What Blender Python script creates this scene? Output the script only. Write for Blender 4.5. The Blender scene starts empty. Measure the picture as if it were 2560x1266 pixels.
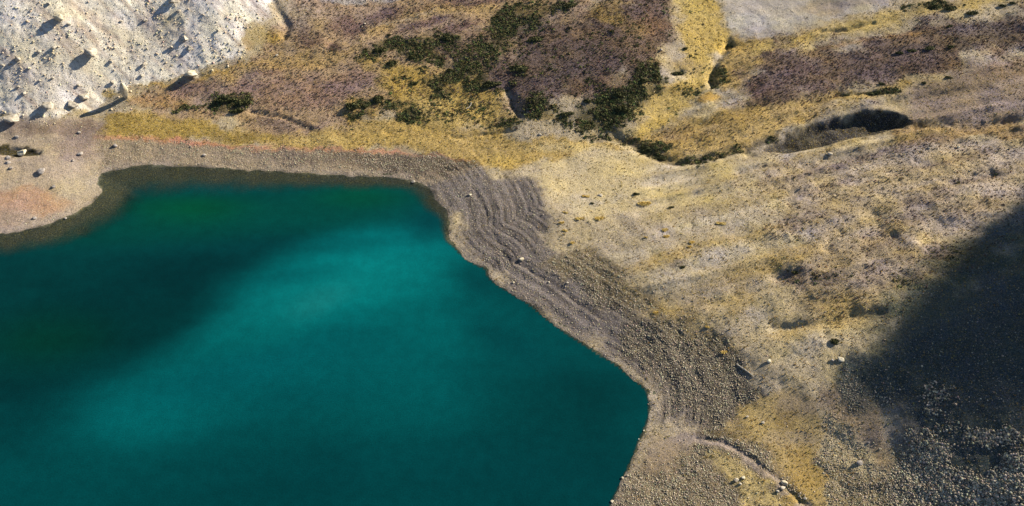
import bpy, bmesh, math, random
import numpy as np
R = math.radians
rng = np.random.default_rng(7)
random.seed(7)
scn = bpy.context.scene
col = scn.collection

# ---------------------------------------------------------------- camera, sky, sun, exposure
CAMH, PITCH, FPX = 170.0, 50.0, 2217.0            # height above the lake, tilt below the horizon
cam_d = bpy.data.cameras.new("camera"); cam = bpy.data.objects.new("camera", cam_d); col.objects.link(cam)
cam_d.sensor_width = 36.0; cam_d.lens = 36.0 * FPX / 2560.0
cam_d.clip_start = 1.0; cam_d.clip_end = 6000.0
cam.location = (0, 0, CAMH); cam.rotation_euler = (R(90 - PITCH), 0, 0)
scn.camera = cam
SUN_EL, SUN_AZ = 25.5, 29.0                        # azimuth: from +X towards +Y
SUN_STR, SKY_STR, EXPO = 5.0, 0.10, 1.18
w = bpy.data.worlds.new("World"); scn.world = w; w.use_nodes = True
nt = w.node_tree; bg = nt.nodes["Background"]
sky = nt.nodes.new("ShaderNodeTexSky"); sky.sky_type = 'NISHITA'; sky.sun_disc = False
sky.sun_elevation = R(SUN_EL); sky.sun_rotation = R(90 - SUN_AZ); sky.altitude = 1800; sky.ozone_density = 1.5; sky.air_density = 0.6; sky.dust_density = 0.3
nt.links.new(sky.outputs[0], bg.inputs[0]); bg.inputs[1].default_value = SKY_STR
sd = bpy.data.lights.new("sun", 'SUN'); sd.energy = SUN_STR; sd.angle = R(0.53); sd.color = (1.0, 0.92, 0.80)
so = bpy.data.objects.new("sun", sd); col.objects.link(so)
so.rotation_euler = (0, R(90 - SUN_EL), R(SUN_AZ)); so.location = (300, 150, 300)
vs = scn.view_settings; vs.view_transform = 'Standard'; vs.look = 'None'; vs.exposure = EXPO; vs.gamma = 1.0

# ---------------------------------------------------------------- helpers
KALB = 1.30
def C(r, g, b, k=KALB):
    f = lambda c: (c/255/12.92 if c/255 <= .04045 else ((c/255 + .055)/1.055)**2.4)
    return np.array([f(r), f(g), f(b)]) / k
def tag(o, label=None, cat=None, group=None, kind=None):
    if label: o["label"] = label
    if cat: o["category"] = cat
    if group: o["group"] = group
    if kind: o["kind"] = kind
    return o
def smooth(e0, e1, x):
    t = np.clip((x - e0) / (e1 - e0), 0, 1); return t*t*(3 - 2*t)
_L = np.random.default_rng(11).random((8, 256, 256)).astype(np.float32)
def vnoise(x, y, k=0):
    """value noise 0..1"""
    L = _L[k % 8]
    x = x + 37.7*k; y = y + 91.3*k
    xi = np.floor(x).astype(np.int64); yi = np.floor(y).astype(np.int64)
    fx = x - xi; fy = y - yi
    fx = fx*fx*fx*(fx*(fx*6-15)+10); fy = fy*fy*fy*(fy*(fy*6-15)+10)
    a = L[xi & 255, yi & 255]; b = L[(xi+1) & 255, yi & 255]
    c = L[xi & 255, (yi+1) & 255]; d = L[(xi+1) & 255, (yi+1) & 255]
    return (a*(1-fx)+b*fx)*(1-fy) + (c*(1-fx)+d*fx)*fy
def fbm(x, y, k=0, n=4, g=.5):
    s = 0; a = 1; t = 0
    for i in range(n):
        s = s + a*vnoise(x*2**i, y*2**i, k+i); t += a; a *= g
    return s/t - .5                                 # about -.5 .. .5
cp, sp = math.cos(R(PITCH)), math.sin(R(PITCH))
def ray(px, py):
    a = (np.asarray(px, float) - 1280)/FPX; b = -(np.asarray(py, float) - 633)/FPX
    return a, cp + b*sp, -sp + b*cp
def hit_plane(px, py, z):
    dx, dy, dz = ray(px, py); t = (z - CAMH)/dz
    return dx*t, dy*t

# ---------------------------------------------------------------- relief of the land
CTRL = [(1250,430,1.5),(1350,400,2),(1500,380,2),(1450,600,3),(1400,500,2.5),(1700,480,4),(1600,700,4),(1800,600,5.5),
 (1800,800,4.5),(2000,500,7),(2000,700,8),(2000,900,7),(2200,400,8.5),(2200,600,10),(2200,800,10.5),(2400,500,12),
 (2560,450,13),(2560,600,16),(2400,800,14.5),(2560,900,18.5),(2200,1000,8.8),(2150,1150,6.8),(2100,1266,5.6),(2300,1100,10.3),
 (2400,1200,11.6),(2560,1200,15.6),(2560,1000,17.8),(1900,1000,4.2),(1950,1100,4.2),(1900,1200,3.8),(1750,1150,2),
 (1700,1250,2),(1800,1266,3),(300,300,2.5),(600,330,2.5),(900,330,2.5),(1200,340,2.2),(1500,345,2.2),(100,400,2),(150,480,1.2),
 (600,200,5),(800,150,6.5),(1000,100,8),(1000,250,4.5),(1200,200,6),(1400,250,5.5),(1400,100,9.5),(1550,60,11),(1600,150,9),
 (1550,300,4),(1200,0,11),(1550,0,13),(1750,100,8),(1780,200,5.5),(1700,260,4),(1650,330,2.6),(1900,150,8),(2000,100,10),
 (2200,100,12),(2400,100,14),(2560,100,15.5),(1900,280,6.5),(2100,250,9),(2300,220,11),(2560,250,13.5),(1700,380,3.2),
 (1850,350,5.5),(2000,300,7.5),(1850,0,11),(2100,0,13.5),(2560,0,18),(2200,330,9),(2050,370,7),
 (0,300,2.8),(250,240,4),(480,190,5.5),(640,130,8),(720,60,10.5),(300,100,12),(0,200,9),(0,0,21),(300,0,18),(150,100,14.5),
 (500,50,14),(600,0,16),(690,0,13.5)]
pts = []
for a, b, z in CTRL:
    x, y = hit_plane(a, b, z); pts.append((x, y, z))
pts += [(-260,260,50),(-260,190,14),(-150,330,75),(0,330,35),(150,330,34),(260,300,32),(260,180,34),(230,100,38),(200,20,32),
        (120,30,8),(90,0,4),(-300,0,5),(0,-200,5),(-500,500,220),(0,700,190),(500,700,200),(700,100,90),(500,-400,120),(-700,100,130),
        (-500,-500,120),(0,-700,110),(1500,1500,300),(-1500,1500,350),(-1500,-1200,250),(1500,-1200,250)]
P = np.array(pts); PX, PY, PZ = P.T
def tps_phi(r2): return .5*r2*np.log(r2 + 1e-6)
n = len(P); A = np.zeros((n+3, n+3)); S = 100.0
dd = ((PX[:,None]-PX)**2 + (PY[:,None]-PY)**2)/S**2
A[:n,:n] = tps_phi(dd) + np.eye(n)*2e-4
A[:n,n] = 1; A[:n,n+1] = PX/S; A[:n,n+2] = PY/S; A[n,:n] = 1; A[n+1,:n] = PX/S; A[n+2,:n] = PY/S
W = np.linalg.solve(A, np.concatenate([PZ, [0,0,0]]))
def rbf(x, y):
    out = W[n] + W[n+1]*x/S + W[n+2]*y/S
    for i in range(n):
        out = out + W[i]*tps_phi(((x-PX[i])**2 + (y-PY[i])**2)/S**2)
    return out

SHORE = [(0,584),(19,588),(25,584),(63,575),(101,566),(139,554),(162,544),(185,535),(217,518),(238,505),(249,489),(253,477),(249,469),
 (243,461),(245,446),(253,434),(268,427),(303,422),(330,418),(364,414),(430,415),(505,418),(556,421),(640,427),(700,430),(760,434),(820,436),
 (880,440),(960,443),(998,447),(1028,453),(1054,459),(1074,472),(1086,492),(1102,512),(1117,527),(1124,548),(1122,578),(1122,598),
 (1136,613),(1152,633),(1172,651),(1197,664),(1215,672),(1222,691),(1243,711),(1268,726),(1286,738),(1311,752),(1334,767),(1354,785),
 (1379,805),(1410,828),(1442,849),(1480,873),(1500,886),(1526,901),(1551,918),(1582,946),(1602,961),(1620,979),(1625,1004),
 (1625,1029),(1620,1052),(1610,1080),(1597,1108),(1590,1130),(1577,1158),(1564,1186),(1552,1214),(1539,1237),(1529,1262),(1505,1330),(1450,1450)]
sx, sy = hit_plane([p[0] for p in SHORE], [p[1] for p in SHORE], 0.0)
LAKE = np.array(list(zip(sx, sy)) + [(5,30),(0,-60),(-60,-130),(-160,-140),(-250,-60),(-270,40),(-215,110),(-150,135)])
def sdf(poly, x, y, closed=True):
    """distance to outline; negative inside when closed"""
    d2 = np.full(x.shape, 1e12); ins = np.zeros(x.shape, bool)
    m = len(poly)
    for i in range(m if closed else m-1):
        ax, ay = poly[i]; bx, by = poly[(i+1) % m]
        ex, ey = bx-ax, by-ay; L2 = ex*ex+ey*ey + 1e-9
        t = np.clip(((x-ax)*ex + (y-ay)*ey)/L2, 0, 1)
        d2 = np.minimum(d2, (x-ax-t*ex)**2 + (y-ay-t*ey)**2)
        if closed and abs(ey) > 1e-9:
            c = ((ay > y) != (by > y)) & (x < ex*(y-ay)/ey + ax); ins ^= c
    d = np.sqrt(d2)
    return np.where(ins, -d, d) if closed else d

# regular working grid over what the picture can see
GX0, GX1, GY0, GY1, GS = -190.0, 190.0, 60.0, 285.0, 0.5
gx = np.arange(GX0, GX1+GS, GS); gy = np.arange(GY0, GY1+GS, GS)
GXX, GYY = np.meshgrid(gx, gy)
def bil(F, x, y):
    fx = np.clip((x-GX0)/GS, 0, len(gx)-1.001); fy = np.clip((y-GY0)/GS, 0, len(gy)-1.001)
    i = fx.astype(int); j = fy.astype(int); fx = fx-i; fy = fy-j
    if F.ndim == 3: fx = fx[...,None]; fy = fy[...,None]
    return (F[j,i]*(1-fx)+F[j,i+1]*fx)*(1-fy) + (F[j+1,i]*(1-fx)+F[j+1,i+1]*fx)*fy
DS = sdf(LAKE, GXX, GYY)                            # metres from the waterline, + on land
def shape(x, y, ds, z):
    k = smooth(2, 26, ds)
    beach = np.where(ds > 0, 0.02 + 0.10*np.minimum(ds, 14), np.maximum(ds*0.16, -7))
    return beach*(1-k) + np.maximum(z, 1.2)*k
H0 = shape(GXX, GYY, DS, rbf(GXX, GYY))
def unproj(px, py, F=None):
    F = H0 if F is None else F
    px = np.asarray(px, float); py = np.asarray(py, float)
    z = np.zeros(px.shape)
    for _ in range(25):
        x, y = hit_plane(px, py, z); z = z*.4 + .6*bil(F, x, y)
    return x, y, z
def W2(poly):
    x, y, _ = unproj([p[0] for p in poly], [p[1] for p in poly]); return np.array(list(zip(x, y)))

# --- incised banks, gullies and hollows: (outline in photo pixels, half width m, depth m)
HD = np.zeros_like(H0)
CUTS = [([(1740,1094),(1800,1106),(1850,1126),(1890,1148),(1920,1176),(1950,1206),(1975,1228),(2010,1255),(2060,1290)], .5, .45),
 ([(1822,112),(1805,135),(1788,160),(1777,192),(1780,222)], 1.2, 1.3), ([(1822,100),(1824,112)], 1.3, .8),
 ([(1540,345),(1580,360),(1615,380),(1650,398),(1685,408),(1730,408),(1790,392),(1850,378),(1930,350)], 2.0, 1.3),
 ([(672,-20),(690,20),(706,45),(718,60),(714,88)], 1.3, 1.0),
 ([(625,278),(660,284),(700,292),(735,306),(775,322)], .8, .6),
 ([(1130,343),(1160,343),(1190,336),(1240,331),(1290,326)], .55, .6),
 ([(960,330),(1000,331)], .5, .4),
 ([(1268,225),(1276,250),(1300,288)], 1.3, 1.2),
 ([(2050,80),(2120,74),(2180,62)], .7, .6), ([(2150,935),(2190,990),(2225,1040),(2245,1110),(2240,1170)], 2.2, .45),
 ([(2290,318),(2400,318),(2500,305),(2600,300)], 1.8, 1.3), ([(1850,436),(1880,428),(1930,418)], 1.1, .8),
 ([(2375,462),(2420,448),(2480,440)], 1.5, 1.1), ([(2180,235),(2140,238),(2090,236)], 1.0, .8),
 ([(1700,182),(1660,190)], 1.3, 1.0), ([(690,165),(760,160)], .6, .3), ([(1850,850),(1930,815),(2050,812),(2200,780)], 1.6, .8),
 ([(1950,820),(2020,740),(2100,700),(2180,660)], 2.2, .7), ([(820,110),(850,90),(900,70)], 1.4, .8),
 ([(1940,690),(1990,680)], 1.6, .9), ([(2070,620),(2100,580)], 1.6, .8), ([(2170,600),(2230,590)], 1.6, .6),
 ([(2300,600),(2380,560),(2460,520)], 1.6, .7), ([(1100,425),(1160,430),(1210,520),(1260,640),(1360,700),(1500,800)], .5, .25)]
CUTS.append(([(1870,388),(1935,356),(1990,330),(2045,308),(2100,294),(2150,284)], 1.9, 1.0))
for pl, hw, dp in CUTS:
    wp = W2(pl); ww = (fbm(GXX*.25, GYY*.25, 3)*2.2, fbm(GXX*.25, GYY*.25, 5)*2.2)
    d = sdf(wp, GXX+ww[0]*.5, GYY+ww[1]*.5, closed=False)
    HD -= dp*np.exp(-(d/hw)**2)*(0.8+.6*fbm(GXX*.3, GYY*.3, 1))
BOWL = W2([(1900,384),(1940,352),(1990,325),(2045,303),(2100,288),(2160,278),(2215,276),(2262,290),(2285,312),(2262,326),(2200,338),(2120,356),(2040,376),(1960,388)])
db = sdf(BOWL, GXX, GYY)
HD -= 3.0*smooth(0.3, -2.6, db)
POOL = W2([(-20,372),(30,368),(75,372),(104,378),(100,388),(60,393),(20,392),(-20,388)])
dpool = sdf(POOL, GXX, GYY); HD -= .7*smooth(.4, -1.2, dpool)
# low bench scarp with the long raking shadow under the north-east hills
def U(px, py): x, y, z = unproj([px], [py]); return x[0], y[0], z[0]

# ---------------------------------------------------------------- painting of the ground covers
TINT = np.zeros(GXX.shape + (3,)); TINT[:] = C(180,163,130)
ch = {k: np.zeros(GXX.shape) for k in ('stone','shrub','heath','grass','rough','fleck','strand')}
ch['rough'][:] = .35; ch['stone'][:] = .15; ch['fleck'][:] = .35; ch['grass'][:] = .4
def apply(m, color=None, **kv):
    if color is not None:
        TINT[:] = TINT*(1-m[...,None]) + C(*color)*m[...,None]
    for k, v in kv.items(): ch[k][:] = ch[k]*(1-m) + v*m
def poly(pl, color, soft=2.0, a=1.0, wob=1.0, **kv):
    d = sdf(W2(pl), GXX, GYY) + fbm(GXX*.12, GYY*.12, 2, 5)*soft*3*wob
    apply(smooth(soft*.5, -soft*.5, d)*a, color, **kv)
def stroke(pl, rad, color, soft=.6, a=1.0, wob=1.0, **kv):
    d = sdf(W2(pl), GXX, GYY, closed=False) + fbm(GXX*.2, GYY*.2, 4, 4)*rad*1.2*wob
    apply(smooth(rad*(1+soft*.5), rad*(1-soft), d)*a, color, **kv)
def dab(px, py, rx, ry, color, a=.8, rot=0., soft=1.0, **kv):
    x, y, z = U(px, py)
    dx, dy = GXX-x, GYY-y; c, s = math.cos(R(rot)), math.sin(R(rot))
    sc = 9.3; q = np.sqrt(((dx*c+dy*s)*sc/rx)**2 + ((-dx*s+dy*c)*sc*.72/ry)**2)
    q = q + fbm(GXX*.16, GYY*.16, 6, 5)*1.1
    apply(smooth(1+.25*soft, 1-.55*soft, q)*a, color, **kv)

# big right-hand slope
poly([(1300,440),(1350,370),(1560,350),(1700,415),(1950,400),(1900,470),(1600,520),(1420,520)], (202,182,134), 6, fleck=.2, rough=.15)
poly([(1900,420),(2100,370),(2600,290),(2600,600),(2350,700),(2150,820),(1960,780),(1900,600)], (172,153,122), 10, rough=.6, fleck=.5, heath=.12)
poly([(1950,800),(2150,800),(2230,900),(2150,1000),(2060,960),(1960,960),(1900,900)], (192,172,124), 5, rough=.5)
stroke([(1540,345),(1580,360),(1615,380),(1650,398),(1685,408),(1730,408),(1790,392),(1850,378),(1930,350)], 1.7, (74,64,44), .8, .8, fleck=.9, shrub=.3, grass=.2)
poly([(2230,215),(2400,170),(2620,120),(2620,300),(2400,310),(2290,310)], (146,126,108), 5, fleck=.6, stone=.3)
poly([(2290,318),(2620,300),(2620,345),(2400,345),(2200,365)], (150,122,78), 3, fleck=.7)
for p in [(2010,440,120,10),(2150,405,140,9),(2250,375,120,10),(2330,420,120,10),(2080,470,90,9),(2420,395,120,9),(2450,450,90,16),
          (1990,560,60,16),(2200,600,70,22),(2000,690,40,26),(2180,690,50,26),(2330,500,80,16),(2440,520,70,18),(2300,640,70,26),(2250,560,60,18)]:
    dab(*p, (132,112,102), .5, rot=14, fleck=.8, heath=.3)
for p in [(1750,620,120,14),(1650,655,90,12),(1900,585,90,10),(1850,690,80,26),(1980,640,60,20),(2100,650,60,26),(2130,770,80,30),(2050,800,100,16),
          (1970,830,40,16),(1720,780,90,26),(1640,790,60,26),(2300,340,140,8),(2060,380,120,6),(2350,460,90,8),(1850,760,40,30),(2060,740,60,24)]:
    dab(*p, (172,144,80), .5, rot=16, grass=.7)
for p in [(1460,510,60,20),(1520,500,60,12),(1700,690,70,26),(1800,640,60,22),(1860,560,90,14),(2000,600,50,14),(1750,560,90,14),(1900,790,34,24),(1560,640,70,12),(2020,870,60,22)]:
    dab(*p, (188,175,150), .6, rot=14)
for p in [(2060,700,26,14),(2370,640,40,22),(2260,700,40,24),(2400,455,44,10),(2470,440,40,10),(1985,692,18,16),(1695,660,20,8),(2090,690,30,16)]:
    dab(*p, (92,80,76), .6, rot=10, fleck=.9, shrub=.1)
# shingle belt round the bay with old strandlines
poly([(1040,455),(1090,425),(1180,400),(1230,430),(1290,430),(1330,450),(1350,520),(1390,600),(1470,665),(1560,740),(1680,820),(1790,870),(1880,930),(1890,1000),(1860,1050),
      (1780,1080),(1660,1085),(1620,1090),(1640,1010),(1610,960),(1500,880),(1380,800),(1240,700),(1140,610),(1140,540)], (120,111,106), 4, rough=.4, stone=.55, fleck=.8, strand=1., grass=.03)
poly([(1400,610),(1500,680),(1640,780),(1780,850),(1880,930),(1890,1000),(1860,1050),(1780,1080),(1640,1060),(1640,1000),(1600,940),(1500,800),(1420,700)], (84,76,64), 6, a=.85, rough=.6, stone=.9, fleck=.95, strand=.8)
poly([(1400,600),(1560,720),(1700,800),(1850,860),(1820,900),(1650,830),(1480,710),(1390,640)], (142,122,76), 6, a=.6, fleck=.8)
# north beach
poly([(250,345),(420,345),(640,372),(1000,385),(1180,390),(1200,410),(1130,440),(1060,455),(900,445),(640,430),(400,420),(300,425),(240,440),(230,400)], (152,134,108), 2, stone=.6, rough=.4, grass=0, fleck=.6)
poly([(620,378),(900,380),(1130,382),(1200,405),(1130,438),(1040,436),(900,420),(700,405)], (104,86,74), 2.5, a=.75, stone=.8, fleck=.9)
poly([(880,385),(1120,383),(1195,405),(1120,432),(1020,428),(920,412)], (82,68,56), 2.0, a=.8, stone=.8, fleck=1)
# ochre lawn belt
poly([(230,340),(262,285),(330,275),(440,285),(560,310),(700,335),(850,300),(1000,290),(1160,320),(1300,340),(1500,352),(1560,372),(1400,385),(1330,410),(1260,432),(1215,425),(1190,392),(1080,378),(900,368),(700,362),(560,356),(450,345)], (182,151,78), 2.5, grass=.8, fleck=.35, stone=.05)
poly([(230,340),(262,285),(330,285),(500,300),(620,335),(700,350),(560,356),(420,342)], (158,130,44), 2.5, a=.85, grass=.8, fleck=.5)
dab(800,350,90,10,(205,175,95),.7,grass=.8); dab(620,345,110,9,(128,104,36),.6,fleck=.7); dab(1240,400,60,22,(200,166,72),.8,grass=.9); dab(950,350,160,8,(196,164,84),.6)
dab(1400,370,120,14,(214,190,128),.7); dab(1130,325,80,8,(150,125,60),.5)
stroke([(240,346),(340,346),(430,350),(520,358),(580,366),(640,372),(760,374),(900,378),(1010,380)], .9, (196,134,96), .9, .75)
stroke([(430,352),(520,360),(580,368)], .8, (206,128,96), .8, .6); stroke([(900,378),(1000,380),(1180,400)], .6, (190,120,96), .9, .5)
# left bench
poly([(-60,300),(60,298),(200,290),(262,300),(240,345),(250,400),(240,440),(250,480),(200,530),(60,580),(-60,600)], (176,157,130), 2, stone=.35, grass=0, fleck=.35, rough=.3)
dab(130,320,130,26,(128,106,90),.75); dab(225,330,50,36,(112,92,84),.6,stone=.5); dab(60,500,90,30,(188,142,106),.75); dab(120,510,60,24,(196,152,108),.6)
dab(30,540,50,30,(168,140,118),.5); dab(190,370,60,30,(146,124,112),.6); dab(200,470,60,36,(182,166,132),.7); dab(110,345,50,14,(176,156,124),.8)
# moor between scree and hill
poly([(320,262),(330,236),(500,196),(610,150),(640,110),(700,70),(730,-40),(1500,-60),(1480,60),(1250,160),(1250,300),(1000,290),(850,305),(700,335),(560,310),(440,285)], (168,140,108), 4, heath=.3, fleck=.45, grass=.2, stone=.03)
for p in [(480,225,90,20),(600,220,60,20),(700,215,100,26),(760,240,120,30),(840,235,80,30),(660,180,60,14),(880,200,70,30)]:
    dab(*p, (150,118,102), .8, rot=10, heath=.4)
for p in [(880,70,60,26),(830,120,34,16),(960,40,80,18),(1080,18,110,14),(1060,60,90,12),(1150,70,80,14),(770,100,40,30),(850,60,60,20),(1200,10,80,12)]:
    dab(*p, (126,96,88), .9, rot=18, heath=.5, fleck=.8)
dab(845,118,24,14,(72,52,50),.8,rot=30,heath=1); dab(780,55,70,40,(166,146,122),.5); dab(720,120,40,26,(176,152,120),.5)
stroke([(570,186),(680,150),(760,142),(850,140),(900,110),(930,75),(1010,45),(1090,28),(1180,25),(1270,18),(1330,0)], 2.6, (186,153,94), 1., .8, grass=.6)
dab(700,160,130,12,(186,150,88),.6); dab(420,265,70,8,(150,116,60),.7); dab(390,250,60,10,(160,118,76),.6)
poly([(640,285),(700,295),(760,315),(800,325),(700,325),(640,305)], (120,98,86), 1.5, a=.8, stone=.4)
stroke([(930,62),(1050,40),(1090,25)], .6, (176,160,138), .9, .6)
# yellow hollow + dark juniper mats
poly([(940,150),(1100,165),(1220,160),(1280,230),(1290,290),(1240,320),(1000,300),(900,290),(890,250),(960,230)], (178,146,62), 6, grass=.7, fleck=.75, shrub=.10)
poly([(1020,240),(1250,250),(1270,300),(1180,322),(1040,300)], (188,160,84), 3, a=.7, grass=.7)
poly([(935,122),(1000,82),(1060,72),(1160,88),(1232,62),(1290,22),(1400,-10),(1450,-10),(1430,40),(1340,82),(1290,110),(1250,150),(1310,200),(1290,235),(1200,212),(1110,192),(1040,150),(990,135)], (84,78,42), 6, a=.85, shrub=.5, fleck=.95, grass=.2)
dab(1140,130,80,24,(104,78,62),.6,heath=.8,shrub=.2); dab(1200,95,60,20,(120,92,70),.6,heath=.8,shrub=.1); dab(1050,140,70,14,(96,82,30),.7,shrub=.4); dab(1340,30,60,18,(120,98,36),.6,shrub=.3)
for p in [(1100,200,60,14),(1200,210,50,18),(1230,195,40,14),(1020,290,30,16),(920,262,36,14),(570,262,60,22),(560,250,60,16),(1100,235,36,10),(900,290,40,8),(980,260,40,10),(480,270,60,6)]:
    dab(*p, (66,62,28), .8, rot=10, shrub=.65, fleck=.9)
# dark heather hill
poly([(1240,165),(1300,95),(1420,55),(1500,-10),(1650,-30),(1680,10),(1696,70),(1690,112),(1655,150),(1640,185),(1600,215),(1540,245),(1450,262),(1370,268),(1310,275),(1275,235)], (108,87,77), 8, heath=.45, fleck=.85, shrub=.05, stone=.03, grass=.1)
dab(1420,160,110,60,(98,82,80),.75,heath=.5); dab(1560,110,80,50,(104,80,60),.5); dab(1630,60,50,40,(122,88,66),.7); dab(1500,215,90,26,(108,80,66),.6)
dab(1510,35,60,26,(158,128,58),.75,rot=-20,grass=.6); dab(1580,75,50,24,(150,118,56),.5,grass=.5); dab(1450,90,60,20,(122,94,64),.5); dab(1530,10,50,10,(172,142,70),.6)
dab(1310,265,60,26,(140,112,86),.7,heath=.6); dab(1300,185,30,40,(60,52,34),.6,shrub=.4)
poly([(1290,300),(1350,262),(1450,256),(1545,222),(1640,178),(1712,168),(1700,200),(1650,240),(1600,290),(1580,330),(1530,350),(1440,345),(1370,325)], (76,72,38), 6, a=.92, shrub=.58, fleck=.95, grass=.2)
dab(1540,300,50,26,(78,66,26),.6,shrub=.6); dab(1500,345,40,8,(90,72,40),.6,shrub=.5); dab(1350,300,50,12,(170,140,66),.5,shrub=.2,grass=.6)
# yellow valley
poly([(1690,-30),(1800,-30),(1812,50),(1826,110),(1790,160),(1780,230),(1740,262),(1700,300),(1640,330),(1590,345),(1590,300),(1650,240),(1690,190),(1660,160),(1700,110),(1690,50)], (194,164,80), 5, grass=.5, fleck=.4, heath=0, shrub=.02)
dab(1720,170,50,22,(166,140,92),.6); dab(1700,225,60,20,(150,120,44),.6,shrub=.35); dab(1740,20,60,30,(206,178,92),.7); dab(1800,110,26,30,(206,170,56),.8,grass=1); dab(1775,250,30,12,(196,150,40),.7)
poly([(1815,120),(1850,80),(1960,70),(2050,80),(1950,140),(1880,190),(1850,240),(1790,240),(1785,200)], (188,154,80), 3, grass=.7, fleck=.4, heath=.05)
dab(1800,200,24,26,(120,96,40),.6,shrub=.5)
# upper right scree tongue and moor
poly([(1810,-40),(2200,-40),(2230,20),(2080,50),(1990,80),(1900,95),(1850,85),(1815,50)], (190,178,160), 3, stone=.3, grass=0, heath=0, rough=.3, fleck=.15)
dab(1860,55,60,20,(200,192,180),.8); dab(1980,60,90,22,(198,186,152),.7); dab(2050,20,90,20,(178,154,110),.6); dab(2150,5,90,14,(158,142,132),.6)
poly([(700,-40),(720,-10),(900,10),(1010,-5),(1000,-60)], (176,166,152), 2, stone=.3)
stroke([(1890,130),(1990,100),(2100,72),(2200,52),(2330,22),(2460,6),(2600,-30)], 4.0, (188,160,80), 1., .9, grass=.5)
poly([(1845,215),(1900,160),(1990,128),(2100,98),(2250,72),(2400,45),(2600,8),(2650,150),(2500,150),(2380,190),(2300,225),(2200,245),(2100,245),(2040,260),(1960,285),(1890,280),(1855,250)], (118,96,82), 8, heath=.45, fleck=.8, grass=.12, stone=.03)
dab(2440,90,120,40,(92,80,78),.8,rot=10,heath=.5); dab(2180,170,120,24,(110,88,82),.6,rot=10); dab(1990,180,80,22,(108,84,80),.7,rot=10); dab(2010,225,70,22,(106,84,78),.6); dab(2330,170,90,24,(104,78,66),.6); dab(1900,230,50,20,(126,92,72),.6)
stroke([(2060,120),(2200,100),(2300,90)], 1.0, (166,126,74), .9, .6)
stroke([(1960,275),(2080,248),(2180,240),(2260,215)], 2.4, (178,146,66), 1., .75, grass=.8)
dab(2330,18,70,12,(78,68,30),.6,shrub=.6); dab(2200,232,60,8,(60,52,26),.8,shrub=.7); dab(2500,180,90,26,(132,108,92),.7); dab(1860,262,50,14,(140,112,84),.5)
poly([(1600,345),(1700,300),(1800,275),(1900,275),(2040,262),(2150,262),(2060,290),(1960,335),(1850,378),(1700,408),(1640,385)], (178,148,84), 2.5, fleck=.5, grass=.5, heath=.1)
dab(1690,340,60,24,(150,120,88),.5,heath=.4); dab(1640,372,40,16,(70,58,42),.7,shrub=.5,fleck=.9); dab(1600,352,40,12,(78,60,36),.7,shrub=.5)
dab(1830,320,90,20,(186,154,90),.6)
m = smooth(.6, -1.2, db); apply(m, (54,54,50), fleck=.9, grass=.35, stone=.3, rough=.7)  # shade of the hollow also painted dark into its ground colour
apply(smooth(.5,-.4,dpool), (52,50,20), stone=0, fleck=.3, rough=.1)
# scree
poly([(-300,-200),(700,-200),(682,0),(668,30),(628,62),(600,92),(622,128),(580,152),(480,188),(400,204),(330,218),(262,240),(250,262),(160,290),(40,298),(-300,300)], (250,240,216), 1.2, stone=.45, grass=0, heath=0, rough=.65, fleck=.08, shrub=0)
for p in [(60,150,90,60),(170,70,80,30),(330,110,60,50),(90,240,90,40),(220,200,80,40),(280,60,60,30),(400,70,50,40)]:
    dab(*p, (216,203,180), .5, rot=-40, fleck=.2)
dab(650,90,60,26,(190,166,104),.8,rot=20,grass=.6,stone=.1); dab(690,95,30,24,(176,140,44),.85,rot=30,grass=.8); dab(610,110,30,14,(170,140,96),.6,grass=.4)
dab(270,235,26,10,(176,146,60),.8,grass=.6); dab(390,215,60,7,(190,152,66),.7,grass=.5); dab(200,275,50,7,(184,156,80),.7,grass=.5); dab(560,178,90,5,(184,146,60),.8,rot=22,grass=.6)
dab(640,25,40,24,(198,194,190),.7); dab(740,30,50,30,(168,152,136),.6); dab(430,45,30,14,(206,190,134),.5); dab(0,290,40,8,(176,150,70),.7,grass=.4)
# south shore: sand fan, stones, rill, ochre turf
poly([(1640,1085),(1850,1050),(1900,1000),(1960,1100),(2100,1300),(1500,1300),(1560,1200),(1600,1110)], (118,102,74), 2, stone=.95, rough=.6, fleck=.85, strand=.0, grass=.1)
dab(1690,1105,60,26,(166,148,128),.9,stone=.1,fleck=.2,rough=.1); dab(1660,1130,50,34,(160,140,116),.7,stone=.15,fleck=.2); dab(1625,1110,26,30,(130,118,106),.6)
poly([(1850,1065),(1905,1000),(1960,975),(2035,985),(2060,1060),(2070,1180),(2100,1300),(2040,1300),(1990,1240),(1950,1190),(1900,1140),(1840,1105),(1800,1090)], (182,156,96), 3, grass=.45, stone=.03, fleck=.25, rough=.15)
dab(2000,1010,50,26,(160,140,110),.7,grass=.1); dab(1985,1090,50,12,(158,140,112),.6); dab(1960,1050,26,16,(112,92,50),.6); dab(2010,1180,60,40,(168,136,62),.7,grass=.6)
poly([(1790,1120),(1870,1145),(1930,1190),(1960,1240),(1980,1300),(1880,1300),(1830,1220),(1770,1150)], (190,167,104), 2, a=.9, grass=.6, stone=.2, fleck=.3)
stroke([(1640,1112),(1690,1096),(1750,1100),(1800,1114),(1850,1134),(1895,1158),(1930,1190),(1950,1220),(1985,1250),(2030,1290)], 1.0, (164,146,126), .6, .9, stone=.1, fleck=.3, grass=0)
dab(1790,1085,60,10,(70,60,40),.6,fleck=.9); dab(1990,1248,26,8,(172,142,60),.8)
poly([(2050,1040),(2130,1020),(2200,1100),(2230,1180),(2240,1300),(2080,1300),(2060,1160)], (190,172,132), 2, stone=.8, fleck=.5, rough=.5)
poly([(2040,960),(2100,980),(2160,940),(2200,1000),(2240,1100),(2245,1190),(2180,1170),(2130,1080),(2060,1010)], (160,136,106), 2.5, a=.85, stone=.35, fleck=.5)
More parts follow.
